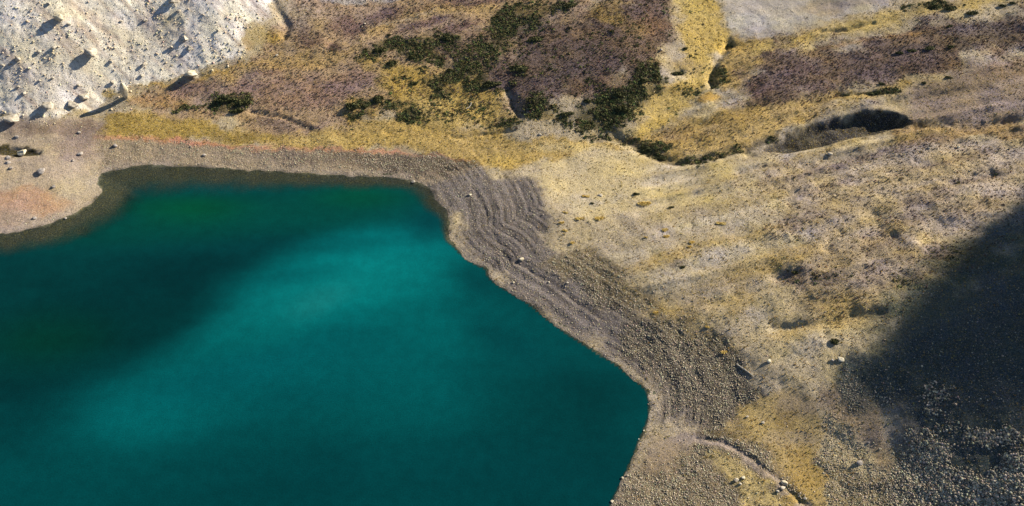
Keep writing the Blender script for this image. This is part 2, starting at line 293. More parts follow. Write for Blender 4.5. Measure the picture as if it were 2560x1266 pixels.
poly([(2060,1170),(2180,1180),(2240,1200),(2300,1300),(2100,1300)], (132,114,74), 2.5, a=.8, stone=.9, fleck=.7)
poly([(2190,860),(2260,760),(2370,660),(2480,580),(2700,470),(2700,1100),(2400,1040),(2200,980)], (82,92,80), 8, fleck=.8, rough=.5, grass=.3)  # peak's cast shade deepened in the ground colour, out to its edge
poly([(2150,930),(2260,900),(2400,800),(2700,600),(2700,1300),(2260,1300),(2240,1180),(2240,1100),(2190,1000)], (62,78,74), 7, stone=.35, fleck=.8, rough=.5, grass=.2)  # darker teal core of that painted shade
poly([(2215,1000),(2290,1045),(2430,1110),(2700,1230),(2700,1350),(2260,1350),(2240,1180)], (66,74,72), 8, stone=1.25, fleck=.6, rough=.6)  # rock field, its ground darkened by the same painted shade
# paler rim at the waterline
apply(smooth(2.2,.8,DS + fbm(GXX*.3,GYY*.3,1)*1.5)*smooth(-.2,.2,DS)*.4, (160,146,126), stone=.5, fleck=.4)
apply(smooth(.1,-.3,DS), (92,90,78), stone=.3, fleck=.6, strand=0)
rimwet = smooth(.55,.15,DS+fbm(GXX*.5,GYY*.5,2)*.5)*smooth(-.8,-.1,DS)
apply(rimwet*.5, (86,82,74))

# ---------------------------------------------------------------- the land as one sheet
FS = 0.3
def grow(a, b, lo, hi, mid):
    core = np.arange(a, b+FS, FS); L=[]; R_=[]
    s = FS; v = core[0]
    while v > lo: s *= 1.14; s = min(s, 60); v -= s; L.append(v)
    s = FS; v = core[-1]
    while v < hi: s *= 1.14; s = min(s, 3.0 if v < mid else 60); v += s; R_.append(v)
    return np.array(L[::-1] + list(core) + R_)
xs = grow(-183, 183, -1600, 1900, 900); ys = grow(66, 262, -1200, 1900, 660)
X, Y = np.meshgrid(xs, ys); inside = (X > GX0+1)&(X < GX1-1)&(Y > GY0+1)&(Y < GY1-1)
Zr = rbf(X, Y)
def fadeS(x, y): return 1.0*(x > -185)*(y > 62)
ds = np.where(inside, bil(DS, X, Y), 0.)
o = ~inside; ds[o] = sdf(LAKE, X[o], Y[o])
ds = ds + (fbm(X*.35, Y*.35, 6, 4)*1.5)*smooth(4, .5, np.abs(ds))*fadeS(X, Y)
Z = shape(X, Y, ds, Zr)
fade = smooth(0, 12, np.minimum(np.minimum(X-GX0, GX1-X), np.minimum(Y-GY0, GY1-Y)))
Z += bil(HD, X, Y)*fade
def chan(F, x, y, wa=1.0):
    wx = fbm(x*.5, y*.5, 1, 4)*3.0*wa; wy = fbm(x*.5, y*.5, 4, 4)*3.0*wa
    return bil(F, x+wx, y+wy)
rough = chan(ch['rough'], X, Y, .5); strand = chan(ch['strand'], X, Y, .6)
land = smooth(.0, 1.2, ds)
# relief noise: hummocks, flow lines down the long slope, strandlines
Z += land*(fbm(X*.06, Y*.06, 2, 4)*1.6*smooth(6, 25, ds))
Z += land*rough*(fbm(X*.22, Y*.22, 5, 4)*1.3 + fbm(X*.9, Y*.9, 1, 3)*.36) + fbm(X*1.4, Y*1.4, 3, 2)*.07*land
ca, sa = math.cos(R(13)), math.sin(R(13))
flow = smooth(20, 45, X)*smooth(40, 60, -(-Y+0*X)-70)*smooth(240, 200, Y)
uu = (X*ca + Y*sa) + fbm(X*.05+9, Y*.05, 4, 3)*34; vv = (-X*sa + Y*ca) + fbm(X*.02, Y*.02, 6, 2)*8
rid = 1-(vnoise(uu*.035, vv*.22, 2)*2-1)**2; rid2 = 1-(vnoise(uu*.08, vv*.5, 4)*2-1)**2
Z += land*flow*(rid**2*.7 + rid2**2*.12)
dsn = ds + fbm(X*.04, Y*.04, 3, 2)*1.6 + fbm(X*.5, Y*.5, 6, 2)*.22
ln1 = (1-np.abs(np.sin(dsn*np.pi/1.55)))**3*smooth(.25,.65,fbm(X*.09,Y*.09,5,3)+.5); ln2 = (1-np.abs(np.sin(dsn*np.pi/.8+1)))**2*smooth(.4,.7,fbm(X*.15,Y*.15,2,3)+.5)
Z += strand*land*(-.16*ln1 - .07*ln2 + .04*np.sin(dsn*2.1))
# scree chutes run down towards the lake flat
# ---- unseen peak added off to the right, crest shaped to cast the slope's shadow
az = R(SUN_AZ); TE = math.tan(R(SUN_EL)); V0 = 700.0
EDGE = [(2620,440),(2560,495),(2490,545),(2420,590),(2370,645),(2330,710),(2270,770),(2225,830),(2200,880),(2190,930),(2230,965),(2300,985),(2400,1010),(2480,1050),(2560,1090),(2700,1180),(3000,1400)]
ex, ey, ez = unproj([p[0] for p in EDGE], [p[1] for p in EDGE])
eu = -ex*math.sin(az) + ey*math.cos(az); ev = ex*math.cos(az) + ey*math.sin(az)
crest = ez + (V0-ev)*TE + 1.4
ordr = np.argsort(eu); eu = eu[ordr]; crest = crest[ordr]
UU = -X*math.sin(az) + Y*math.cos(az); VV = X*math.cos(az) + Y*math.sin(az)
c = np.interp(UU, eu, crest)
c = c + 3*fbm(UU*.05, UU*.0+3, 3, 3)
c = np.where(UU > eu[-1], crest[-1] - (UU-eu[-1])*1.2, c); c = np.where(UU < eu[0], crest[0] - (eu[0]-UU)*.35, c)
mt = c - np.abs(VV-V0)*np.where(VV < V0, .78, .5) + fbm(X*.02, Y*.02, 3, 4)*6*smooth(0, 60, np.abs(VV-V0))
outside = smooth(185, 260, X)
Z = np.where(X > 184, np.maximum(Z, np.where(X > 184, mt, -99)), Z)
Z = np.where((X > 150)&(VV < V0-30), np.minimum(Z, 500), Z)
ny, nx = X.shape
me = bpy.data.meshes.new("ground")
me.vertices.add(nx*ny); me.vertices.foreach_set("co", np.stack([X, Y, Z], -1).astype(np.float32).ravel())
ii = np.arange(nx*ny).reshape(ny, nx)
q = np.stack([ii[:-1,:-1], ii[:-1,1:], ii[1:,1:], ii[1:,:-1]], -1).reshape(-1, 4).astype(np.int32)
me.loops.add(q.size); me.loops.foreach_set("vertex_index", q.ravel())
me.polygons.add(len(q)); me.polygons.foreach_set("loop_start", np.arange(0, q.size, 4, dtype=np.int32))
me.polygons.foreach_set("use_smooth", np.ones(len(q), bool)); me.update()
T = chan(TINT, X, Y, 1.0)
sc = ((X < -30)&(Y > 170)).astype(float)*smooth(.0,.25,np.where(T.mean(-1) > .36, .3, 0.))
ss = fbm((X*.6+Y*.8)*.7, (X*.8-Y*.6)*.10, 2, 4); T = T*(1-(.55*np.clip(ss*2.2,0,1)*sc)[...,None]*np.array([.8,1.,1.05]))
T = T + (T.mean(-1, keepdims=True)*np.array([1.03,1.,.95]) - T)*.08
# drifting tone of the ground itself
T = T*(1 + .30*fbm(X*.35, Y*.35, 2, 4)[...,None])
hv = fbm(X*.16+5, Y*.22, 6, 5); hv = hv*(.35+chan(ch['heath'],X,Y)*.9+.5*chan(ch['shrub'],X,Y)+.35*flow)*(1-np.clip(strand,0,1)); T = T*(1+hv[...,None]*np.array([.5,.32,-.95]))
st = (vnoise(uu*.05, vv*.45, 1)-.5)*flow*land; T = T*(1+.5*st[...,None]*np.array([.8,.9,1.3]))
sk = fbm(dsn*1.1+0*X, fbm(X*.08,Y*.08,1)*6, 5, 3)*strand; T = T*(1+1.1*sk[...,None])
T = T*(1-(strand*(.62*ln1+.40*ln2))[...,None]); T = np.clip(T, .004, .9)
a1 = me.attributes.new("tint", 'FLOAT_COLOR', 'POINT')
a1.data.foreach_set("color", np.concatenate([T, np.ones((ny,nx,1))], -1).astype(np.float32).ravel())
a2 = me.attributes.new("cover", 'FLOAT_COLOR', 'POINT')
cv = np.stack([chan(ch['fleck'],X,Y), chan(ch['grass'],X,Y), chan(ch['stone'],X,Y), chan(ch['heath'],X,Y)], -1)
a2.data.foreach_set("color", cv.astype(np.float32).ravel())
ground = bpy.data.objects.new("ground", me); col.objects.link(ground); ground["kind"] = "structure"
def gz(x, y):
    x = np.asarray(x, float); y = np.asarray(y, float)
    i = np.clip(np.searchsorted(xs, x)-1, 0, nx-2); j = np.clip(np.searchsorted(ys, y)-1, 0, ny-2)
    fx = (x-xs[i])/(xs[i+1]-xs[i]); fy = (y-ys[j])/(ys[j+1]-ys[j])
    return (Z[j,i]*(1-fx)+Z[j,i+1]*fx)*(1-fy) + (Z[j+1,i]*(1-fx)+Z[j+1,i+1]*fx)*fy
LN = np.clip(strand*(ln1*1.6+.5*ln2), 0, 1)
def grid_at(F, x, y):
    return F[np.clip(np.searchsorted(ys, y), 0, ny-1), np.clip(np.searchsorted(xs, x), 0, nx-1)]
def at(px, py):
    z = 0.
    for _ in range(30):
        x, y = hit_plane(px, py, z); z = z*.5 + .5*float(gz(x, y))
    return float(x), float(y), z

# ---------------------------------------------------------------- materials
class NT:
    def __init__(s, name):
        s.m = bpy.data.materials.new(name); s.m.use_nodes = True; s.t = s.m.node_tree
        s.b = s.t.nodes["Principled BSDF"]; s.out = s.t.nodes["Material Output"]
        s.tc = s.t.nodes.new("ShaderNodeNewGeometry").outputs["Position"]
    def n(s, t, **kv):
        x = s.t.nodes.new(t)
        for k, v in kv.items(): setattr(x, k, v)
        return x
    def l(s, a, b): s.t.links.new(a, b)
    def noise(s, scale, detail=3, rough=.6, vec=None):
        x = s.n("ShaderNodeTexNoise"); x.inputs["Scale"].default_value = scale; x.inputs["Detail"].default_value = detail
        x.inputs["Roughness"].default_value = rough; s.l(vec or s.tc, x.inputs["Vector"]); return x.outputs["Fac"]
    def math(s, op, a, b=None, clamp=False):
        x = s.n("ShaderNodeMath", operation=op); x.use_clamp = clamp
        for i, v in enumerate((a, b)):
            if v is None: continue
            if isinstance(v, (int, float)): x.inputs[i].default_value = v
            else: s.l(v, x.inputs[i])
        return x.outputs[0]
    def ramp(s, v, a, b, lo=0., hi=1.):
        x = s.n("ShaderNodeMapRange"); x.interpolation_type = 'SMOOTHSTEP'
        for i, q_ in enumerate((a, b, lo, hi)): 
            if isinstance(q_, (int, float)): x.inputs[i+1].default_value = q_
            else: s.l(q_, x.inputs[i+1])
        s.l(v, x.inputs[0]); return x.outputs[0]
    def mix(s, f, a, b, mode='MIX'):
        x = s.n("ShaderNodeMix", data_type='RGBA', blend_type=mode)
        for sock, v in ((x.inputs[0], f), (x.inputs[6], a), (x.inputs[7], b)):
            if isinstance(v, (int, float)): sock.default_value = v
            elif isinstance(v, (tuple, list, np.ndarray)): sock.default_value = tuple(float(q_) for q_ in v[:3]) + (1,)
            else: s.l(v, sock)
        return x.outputs[2]
    def attr(s, name):
        x = s.n("ShaderNodeAttribute"); x.attribute_name = name; return x
    def bump(s, h, dist, strength=1.0):
        x = s.n("ShaderNodeBump"); x.inputs["Strength"].default_value = strength; x.inputs["Distance"].default_value = dist
        s.l(h, x.inputs["Height"]); s.l(x.outputs[0], s.b.inputs["Normal"])
# ground
g = NT("ground_cover"); g.b.inputs["Roughness"].default_value = .95; g.b.inputs["Specular IOR Level"].default_value = .1
ti = g.attr("tint").outputs["Color"]; cvn = g.attr("cover"); sep = g.n("ShaderNodeSeparateColor"); g.l(cvn.outputs["Color"], sep.inputs[0])
fl, gr, stn, hea = sep.outputs[0], sep.outputs[1], sep.outputs[2], cvn.outputs["Alpha"]
n1 = g.noise(3.2, 5, .75); n2 = g.noise(7.0, 2, .6); n3 = g.noise(1.1, 4, .65); n4 = g.noise(4.0, 2, .5)
v = g.ramp(n1, .36, .64, .5, 1.5); c1 = g.mix(1.0, ti, g.mix(0.0, (1,1,1), (1,1,1)), 'MULTIPLY')
v = g.math("ADD", 1.0, g.math("MULTIPLY", g.math("SUBTRACT", v, 1.0), g.ramp(fl, 0., .5, .35, 1.)))
hs = g.n("ShaderNodeHueSaturation"); g.l(c1, hs.inputs["Color"]); g.l(v, hs.inputs["Value"]); c1 = hs.outputs[0]
# tussocks of straw / golden grass
thr = g.math('SUBTRACT', .66, g.math('MULTIPLY', gr, .16)); m1 = g.ramp(n4, thr, g.math('ADD', thr, .07))
c2 = g.mix(g.math('MULTIPLY', m1, .65), c1, C(202,177,110))
n5 = g.noise(2.3, 4, .75)
c2 = g.mix(g.math('MULTIPLY', g.ramp(n5, .5, .62), .38), c2, C(150,138,132)); c2 = g.mix(g.math('MULTIPLY', g.ramp(n5, .47, .36), .30), c2, C(190,158,92))
# mauve twigs
thr = g.math('SUBTRACT', .72, g.math('MULTIPLY', hea, .20)); m2 = g.ramp(n1, thr, g.math('ADD', thr, .08))
c3 = g.mix(g.math('MULTIPLY', m2, .7), c2, C(88,80,80))
# dark plants
thr = g.math('SUBTRACT', .74, g.math('MULTIPLY', fl, .20)); m3 = g.ramp(n2, thr, g.math('ADD', thr, .06))
c4 = g.mix(g.math('MULTIPLY', m3, .8), c3, C(48,46,40))
# pale pebbles
vo = g.n("ShaderNodeTexVoronoi"); vo.inputs["Scale"].default_value = 4.6; g.l(g.tc, vo.inputs["Vector"])
r0 = g.math('MULTIPLY', stn, .26); m4 = g.ramp(vo.outputs["Distance"], g.math('ADD', r0, .06), r0)
sepv = g.n("ShaderNodeSeparateColor"); g.l(vo.outputs["Color"], sepv.inputs[0])
m4 = g.math('MULTIPLY', m4, g.ramp(sepv.outputs[0], .35, .6))
c5 = g.mix(g.math('MULTIPLY', m4, .75), c4, g.mix(sepv.outputs[1], C(150,134,112), C(212,200,178)))
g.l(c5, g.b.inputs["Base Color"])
hh = g.math('ADD', g.math('MULTIPLY', n1, .6), g.math('ADD', g.math('MULTIPLY', n2, .35), g.math('MULTIPLY', m4, .35)))
g.bump(hh, .32, 1.0)
me.materials.append(g.m)
# rock, stones
def rock_mat(name, ca_, cb_, sc=1.5, att=None, bd=.15):
    r = NT(name); r.b.inputs["Roughness"].default_value = .9; r.b.inputs["Specular IOR Level"].default_value = .2
    a = r.noise(sc, 5, .65); b_ = r.noise(sc*5, 3, .6)
    c_ = r.mix(r.ramp(a, .35, .65), ca_, cb_); c_ = r.mix(r.ramp(b_, .55, .75, 0, .45), c_, tuple(np.array(ca_)*.55))
    if att: c_ = r.mix(1.0, c_, r.attr("shade").outputs["Color"], 'MULTIPLY')
    r.l(c_, r.b.inputs["Base Color"]); r.bump(r.math('ADD', a, r.math('MULTIPLY', b_, .5)), bd); return r.m
M_pale = rock_mat("pale_granite", C(166,152,130), C(214,204,180))
M_cream = rock_mat("cream_granite", C(190,174,138), C(224,214,184))
M_grey = rock_mat("grey_rock", C(140,130,120), C(190,180,166))
M_stone = rock_mat("loose_stone", C(180,164,134), C(220,206,172), 3, att=True, bd=.08)
M_wood = rock_mat("weathered_wood", C(170,160,140), C(206,198,178), 4)
def leaf_mat(name, ca_, cb_, sc=3):
    r = NT(name); r.b.inputs["Roughness"].default_value = .85; r.b.inputs["Specular IOR Level"].default_value = .15
    c_ = r.mix(r.ramp(r.noise(sc, 3, .6), .35, .65), ca_, cb_)
    c_ = r.mix(1.0, c_, r.attr("shade").outputs["Color"], 'MULTIPLY')
    r.l(c_, r.b.inputs["Base Color"]); return r.m
M_jun = leaf_mat("juniper_leaf", (.036,.044,.016), (.105,.098,.034))
M_gold = leaf_mat("golden_leaf", C(226,190,90), C(244,220,140))
M_straw = leaf_mat("straw_grass", C(184,158,86), C(218,194,120))
M_heath = leaf_mat("heather_twig", C(112,96,88), C(168,142,110))
M_bark = leaf_mat("shrub_bark", C(90,76,60), C(120,104,84))

# ---------------------------------------------------------------- water
lx = np.arange(-190, 70, .8); ly = np.arange(40, 200, .8)
def lake_mesh():
    LX, LY = np.meshgrid(np.concatenate([np.arange(-300,-190,8), lx]), np.concatenate([np.arange(-150,40,8), ly]))
    a, b = LX.shape
    d = sdf(LAKE, LX, LY)
    keep = d < 3.0
    wc = np.zeros((a,b,3)); wc[:] = C(0,74,72)
    dep = -d
    px_ = None
    # photo position of every water point (flat water, height 0)
    dz = -CAMH; zc = LY*cp + CAMH*sp
    u = LX/zc*FPX + 1280; v_ = 633 - ((LY*sp - CAMH*cp)/zc)*FPX
    nz = fbm(LX*.05, LY*.05, 3, 4); nz2 = fbm(LX*.02+LY*.01, LY*.14, 5, 4)
    def wd(px, py, rx, ry, colr, al, rot=0., soft=1.):
        c_, s_ = math.cos(R(rot)), math.sin(R(rot))
        x0, y0 = hit_plane(px, py, 0.); sc = 10.
        dx, dy = LX-x0, LY-y0
        q_ = np.sqrt(((dx*c_+dy*s_)*sc/rx)**2 + ((-dx*s_+dy*c_)*sc*.75/ry)**2)
        q_ = q_ + nz*.35 + nz2*.45
        m_ = (smooth(1.55, .0, q_)*al)[...,None]; wc[:] = wc*(1-m_) + C(*colr)*m_
    wd(100,760,520,200,(0,58,54),.9,10); wd(500,720,400,120,(0,50,50),.9,22); wd(230,850,330,110,(0,50,46),.8,12)
    wd(110,850,160,70,(0,62,34),.5); wd(100,1020,260,90,(0,54,54),.6); wd(60,1230,400,90,(0,76,76),.5)
    wd(500,550,420,60,(0,78,60),.9,6); wd(850,520,260,70,(0,80,66),.8,0); wd(470,520,160,40,(0,86,44),.7); wd(900,490,120,30,(0,92,58),.6)
    wd(1000,900,420,170,(0,96,94),.85,-14); wd(700,900,300,120,(0,98,98),.8,26)
    wd(860,690,270,100,(0,130,126),.95,22); wd(1000,610,190,44,(0,124,122),.75,4); wd(960,690,170,90,(4,138,132),.7,12)
    wd(740,760,190,60,(8,136,130),.7,27); wd(790,760,80,30,(50,160,150),.2,30); wd(600,850,210,60,(0,108,104),.7,28)
    wd(400,1010,210,90,(0,104,102),.85,14); wd(340,1050,110,50,(0,110,108),.5); wd(560,940,170,40,(0,98,100),.5,24)
    wd(1080,800,170,70,(0,110,106),.55,-10); wd(1350,1050,200,120,(0,66,64),.85,-40); wd(1280,860,160,36,(0,72,72),.7,-36)
    wd(1480,1010,110,110,(0,58,56),.8); wd(1250,1200,420,80,(0,66,66),.8); wd(750,1200,420,90,(0,70,70),.8,4); wd(800,985,150,30,(0,84,84),.6,6)
    wd(1080,560,60,60,(0,70,72),.8,-60); wd(1180,700,60,24,(0,76,76),.6,-40)
    wd(860,615,150,20,(0,88,86),.5,6); wd(740,690,110,20,(0,86,86),.5,10)
    nz3 = fbm(LX*.10+4, LY*.22, 1, 5)
    wc[:] *= .67*np.array([1,.99,1.03])*(1 + .22*nz + .22*nz2 + .16*nz3)[...,None]
    # depth at which the bed is lost: wide shelf in the north west, narrow elsewhere
    shelf = .5 + 6.3*smooth(-20,-110, LX)*smooth(120,150, LY) + 4.5*smooth(140,160,LY)*smooth(0,-25,LX)
    xw, yw = hit_plane(200,560,0.); shelf += 3.5*np.exp(-((LX-xw)**2+(LY-yw)**2)/30**2)
    op = smooth(-.1, 1.35, dep/shelf + fbm(LX*.3,LY*.3,4,4)*.35)
    m2 = bpy.data.meshes.new("lake_water")
    idx = np.arange(a*b).reshape(a,b)
    kq = keep[:-1,:-1]|keep[1:,1:]|keep[:-1,1:]|keep[1:,:-1]
    q_ = np.stack([idx[:-1,:-1], idx[:-1,1:], idx[1:,1:], idx[1:,:-1]], -1)[kq].astype(np.int64)
    used = np.unique(q_); rem = np.zeros(a*b, int); rem[used] = np.arange(len(used))
    co = np.stack([LX.ravel()[used], LY.ravel()[used], np.zeros(len(used))], -1)
    m2.from_pydata(co.tolist(), [], rem[q_].tolist())
    aa = m2.attributes.new("water_tone", 'FLOAT_COLOR', 'POINT')  # patchy water colour, alpha holds the opacity
    aa.data.foreach_set("color", np.concatenate([wc.reshape(-1,3)[used], op.reshape(-1,1)[used]], -1).astype(np.float32).ravel())
    return m2
lm = lake_mesh(); lake = bpy.data.objects.new("water", lm); col.objects.link(lake); lake["kind"] = "structure"
wm = NT("glacial_water"); wm.b.inputs["Roughness"].default_value = .12; wm.b.inputs["IOR"].default_value = 1.33; wm.b.inputs["Specular IOR Level"].default_value = .35
si = wm.attr("water_tone")
gn = wm.ramp(wm.noise(3.5, 4, .8), .3, .7, .78, 1.22)
gn = wm.math("MULTIPLY", gn, wm.ramp(wm.noise(.35, 6, .7), .3, .7, .9, 1.1))
hs = wm.n("ShaderNodeHueSaturation"); wm.l(si.outputs["Color"], hs.inputs["Color"]); wm.l(gn, hs.inputs["Value"])
wm.l(hs.outputs[0], wm.b.inputs["Base Color"])
wm.bump(wm.noise(2.2, 4, .7), .05, .5)
tr = wm.n("ShaderNodeBsdfTransparent"); tr.inputs[0].default_value = (.60,.66,.62,1)
mx = wm.n("ShaderNodeMixShader"); thr = wm.ramp(wm.math('ADD', si.outputs["Alpha"], wm.math('MULTIPLY', wm.math('SUBTRACT', wm.noise(.9,5,.7), .5), .25)), .1, .9)
wm.l(thr, mx.inputs[0]); wm.l(tr.outputs[0], mx.inputs[1]); wm.l(wm.b.outputs[0], mx.inputs[2]); wm.l(mx.outputs[0], wm.out.inputs[0])
lm.materials.append(wm.m)

# ---------------------------------------------------------------- building blocks
def ico(sub):
    bm = bmesh.new(); bmesh.ops.create_icosphere(bm, subdivisions=sub, radius=1.0)
    v_ = np.array([p.co[:] for p in bm.verts]); f_ = np.array([[q_.index for q_ in p.verts] for p in bm.faces]); bm.free(); return v_, f_
ICO = {i: ico(i) for i in (1,2,3,4)}
def n3d(p, s, k):
    return (fbm(p[:,0]*s+k*3.1, p[:,1]*s+p[:,2]*s*.7, k, 3) + fbm(p[:,2]*s-k, p[:,1]*s*.8-p[:,0]*s*.5, k+2, 3))
def rock_verts(sub, seed, cuts=9, jag=.25):
    r_ = np.random.default_rng(seed); v_, f_ = ICO[sub]; v_ = v_.copy()
    for _ in range(cuts):
        nrm = r_.normal(size=3); nrm /= np.linalg.norm(nrm); d_ = r_.uniform(.45, .85)
        h_ = v_@nrm; over = np.maximum(h_-d_, 0); v_ -= over[:,None]*nrm*.98
    v_ *= (1 + jag*n3d(v_, 1.6, seed % 5))[:,None]
    return v_, f_
def mesh_from(name, v_, f_, mat, shade=None, smoothf=False):
    m_ = bpy.data.meshes.new(name); v_ = np.asarray(v_, np.float32); f_ = np.asarray(f_, np.int32)
    m_.vertices.add(len(v_)); m_.vertices.foreach_set("co", v_.ravel())
    k = f_.shape[1]; m_.loops.add(f_.size); m_.loops.foreach_set("vertex_index", f_.ravel())
    m_.polygons.add(len(f_)); m_.polygons.foreach_set("loop_start", np.arange(0, f_.size, k, dtype=np.int32))
    if smoothf: m_.polygons.foreach_set("use_smooth", np.ones(len(f_), bool))
    m_.update(); m_.materials.append(mat)
    if shade is not None:
        a_ = m_.attributes.new("shade", 'FLOAT_COLOR', 'POINT'); s4 = np.ones((len(v_),4), np.float32); s4[:,:3] = shade; a_.data.foreach_set("color", s4.ravel())
    return m_
def link(name, m_, parent=None):
    o_ = bpy.data.objects.new(name, m_); col.objects.link(o_)
    if parent: o_.parent = parent
    return o_

# loose material nobody could count
def scatter(name, key, count, protos, s0, s1, mat, flat=(.6,.9), tintv=(.7,1.2), power=1.0, area=None, squash=None, hue=0.06, keyfun=None, sizefun=None):
    xs_, ys_ = [], []
    need = count; r_ = np.random.default_rng(len(name)*17+count)
    x0, x1, y0, y1 = area or (-178, 178, 68, 258)
    tries = 0
    while need > 0 and tries < 60:
        tries += 1
        x = r_.uniform(x0, x1, 60000); y = r_.uniform(y0, y1, 60000)
        zc = y*cp + 165*sp; vis = (np.abs(x) < zc*.6+6)
        d_ = chan(ch[key], x, y, 1.0) if keyfun is None else keyfun(x, y)
        d_ = np.clip(d_, 0, 1.3)**power
        d_ = d_*(.35 + 1.3*np.clip(fbm(x*.3, y*.3, 6, 3)+.5, 0, 1))
        ok = vis & (r_.random(60000) < d_) & (bil(DS, x, y) > .1)
        xs_.append(x[ok][:need]); ys_.append(y[ok][:need]); need -= len(xs_[-1])
    x = np.concatenate(xs_); y = np.concatenate(ys_); z = gz(x, y); N = len(x)
    size = s0*(s1/s0)**(r_.random(N)**2.6)
    if sizefun is not None: size = size*sizefun(x, y)
    V, F, Sh = [], [], []; off = 0
    which = r_.integers(0, len(protos), N)
    for pi, (pv, pf) in enumerate(protos):
        k = np.where(which == pi)[0]
        if len(k) == 0: continue
        th = r_.uniform(0, 2*np.pi, len(k)); c_, s_ = np.cos(th)[:,None], np.sin(th)[:,None]
        sz = size[k][:,None]; ax = r_.uniform(.7, 1.35, len(k))[:,None]; hz = r_.uniform(flat[0], flat[1], len(k))[:,None]
        vx = pv[None,:,0]*sz*ax; vy = pv[None,:,1]*sz; vz = pv[None,:,2]*sz*hz
        co = np.stack([vx*c_-vy*s_ + x[k][:,None], vx*s_+vy*c_ + y[k][:,None], vz + z[k][:,None] + (0*sz if squash is None else squash*sz)], -1)
        V.append(co.reshape(-1,3)); m_ = pv.shape[0]
        F.append((pf[None] + (np.arange(len(k))*m_)[:,None,None] + off).reshape(-1, pf.shape[1])); off += len(k)*m_
        sh = r_.uniform(tintv[0], tintv[1], (len(k),1)) * (1 + r_.normal(0, hue, (len(k),3)))
        Sh.append(np.repeat(sh[:,None,:], m_, 1).reshape(-1,3))
    o_ = link(name, mesh_from(name, np.concatenate(V), np.concatenate(F), mat, np.concatenate(Sh)))
    o_["kind"] = "stuff"; return o_
stones = [rock_verts(1, s, 4, .3) for s in range(12)]
def tuft(seed, nb=14, spread=.8, h=1., wdt=.12):
    r_ = np.random.default_rng(seed); V, F = [], []
    for i in range(nb):
        a_ = r_.uniform(0, 2*np.pi); rr = spread*math.sqrt(r_.random())*.6; bx, by = rr*math.cos(a_), rr*math.sin(a_)
        ln = h*r_.uniform(.5, 1.); lean = r_.uniform(.1, .9); b_ = a_ + r_.normal(0,.6)
        tx, ty = bx+math.cos(b_)*lean*spread*.7, by+math.sin(b_)*lean*spread*.7
        px_, py_ = -math.sin(b_)*wdt, math.cos(b_)*wdt; k = len(V)
        V += [(bx-px_,by-py_,-.1),(bx+px_,by+py_,-.1),((bx+tx)/2+px_,(by+ty)/2+py_,ln*.7),((bx+tx)/2-px_,(by+ty)/2-py_,ln*.7),(tx+px_*.3,ty+py_*.3,ln),(tx-px_*.3,ty-py_*.3,ln)]
        F += [(k,k+1,k+2,k+3),(k+3,k+2,k+4,k+5)]
    return np.array(V), np.array(F)
tufts = [tuft(s) for s in range(8)]
def clump(seed, nl=46, flat=.7, lf=.22):
    """a mound of small leaf faces"""
    r_ = np.random.default_rng(seed); V, F = [], []
    for i in range(nl):
        d_ = r_.normal(size=3); d_ /= np.linalg.norm(d_); d_[2] = abs(d_[2])*flat
        rad = r_.uniform(.55, 1.0)*(1+.25*math.sin(3*math.atan2(d_[1], d_[0])+seed)); p = d_*rad
        t1 = r_.normal(size=3); t1 /= np.linalg.norm(t1); t2 = np.cross(t1, r_.normal(size=3)); t2 /= np.linalg.norm(t2)
        s_ = lf*r_.uniform(.7, 1.4); k = len(V)
        V += [p-t1*s_, p+t2*s_*.6, p+t1*s_, p-t2*s_*.6]; F += [(k,k+1,k+2,k+3)]
    return np.array(V), np.array(F)
clumps = [clump(s, 26, .6, .36) for s in range(8)]
def sz_field(x, y): return 1 + .5*smooth(110, 80, y)*smooth(60, 90, x)
def kf_rock(x, y):
    f = chan(ch['stone'], x, y, 1.); return smooth(.3, 1.15, f)**1.5*(1-.9*grid_at(LN, x, y))
def kf_scree(x, y):
    return (x < -40)*(y > 170)*smooth(2.4, 3.4, gz(x, y))*smooth(.1, .25, chan(ch['stone'], x, y, 1.))*(.15+smooth(.5, .68, fbm(x*.12, y*.12, 2, 4)+.5))
def near_scale(x, y): return 1 + 1.1*smooth(68, 88, x)*smooth(112, 94, y)
scatter("stones", 'stone', 60000, stones, .05, .2, M_stone, (.45,.8), (.5,1.05), 1.2, squash=.08)
scatter("rubble", 'stone', 110000, stones, .04, .17, M_stone, (.5,.95), (.22,1.3), 1., keyfun=kf_rock, squash=.1, sizefun=near_scale, hue=.06)
scatter("scree_rubble", 'stone', 7000, stones, .05, .45, M_stone, (.5,.9), (.95,1.25), 1., keyfun=kf_scree, squash=.05)
scatter("heather", 'heath', 34000, tufts, .14, .40, M_heath, (.5,.9), (.4,1.4), 1.0, hue=.1)
scatter("grass", 'grass', 60000, tufts, .10, .30, M_straw, (.5,1.), (.6,1.25), 1.2, hue=.06)
def kf_scrub(x, y):
    f = chan(ch['shrub'], x, y, 1.); return f*smooth(.42-.2*f, .56-.14*f, fbm(x*.28, y*.28, 3, 4)+.5)*1.6
scatter("juniper_scrub", 'shrub', 20000, clumps, .14, .55, M_jun, (.5,.9), (.5,2.4), 1.2, keyfun=kf_scrub, hue=.12)

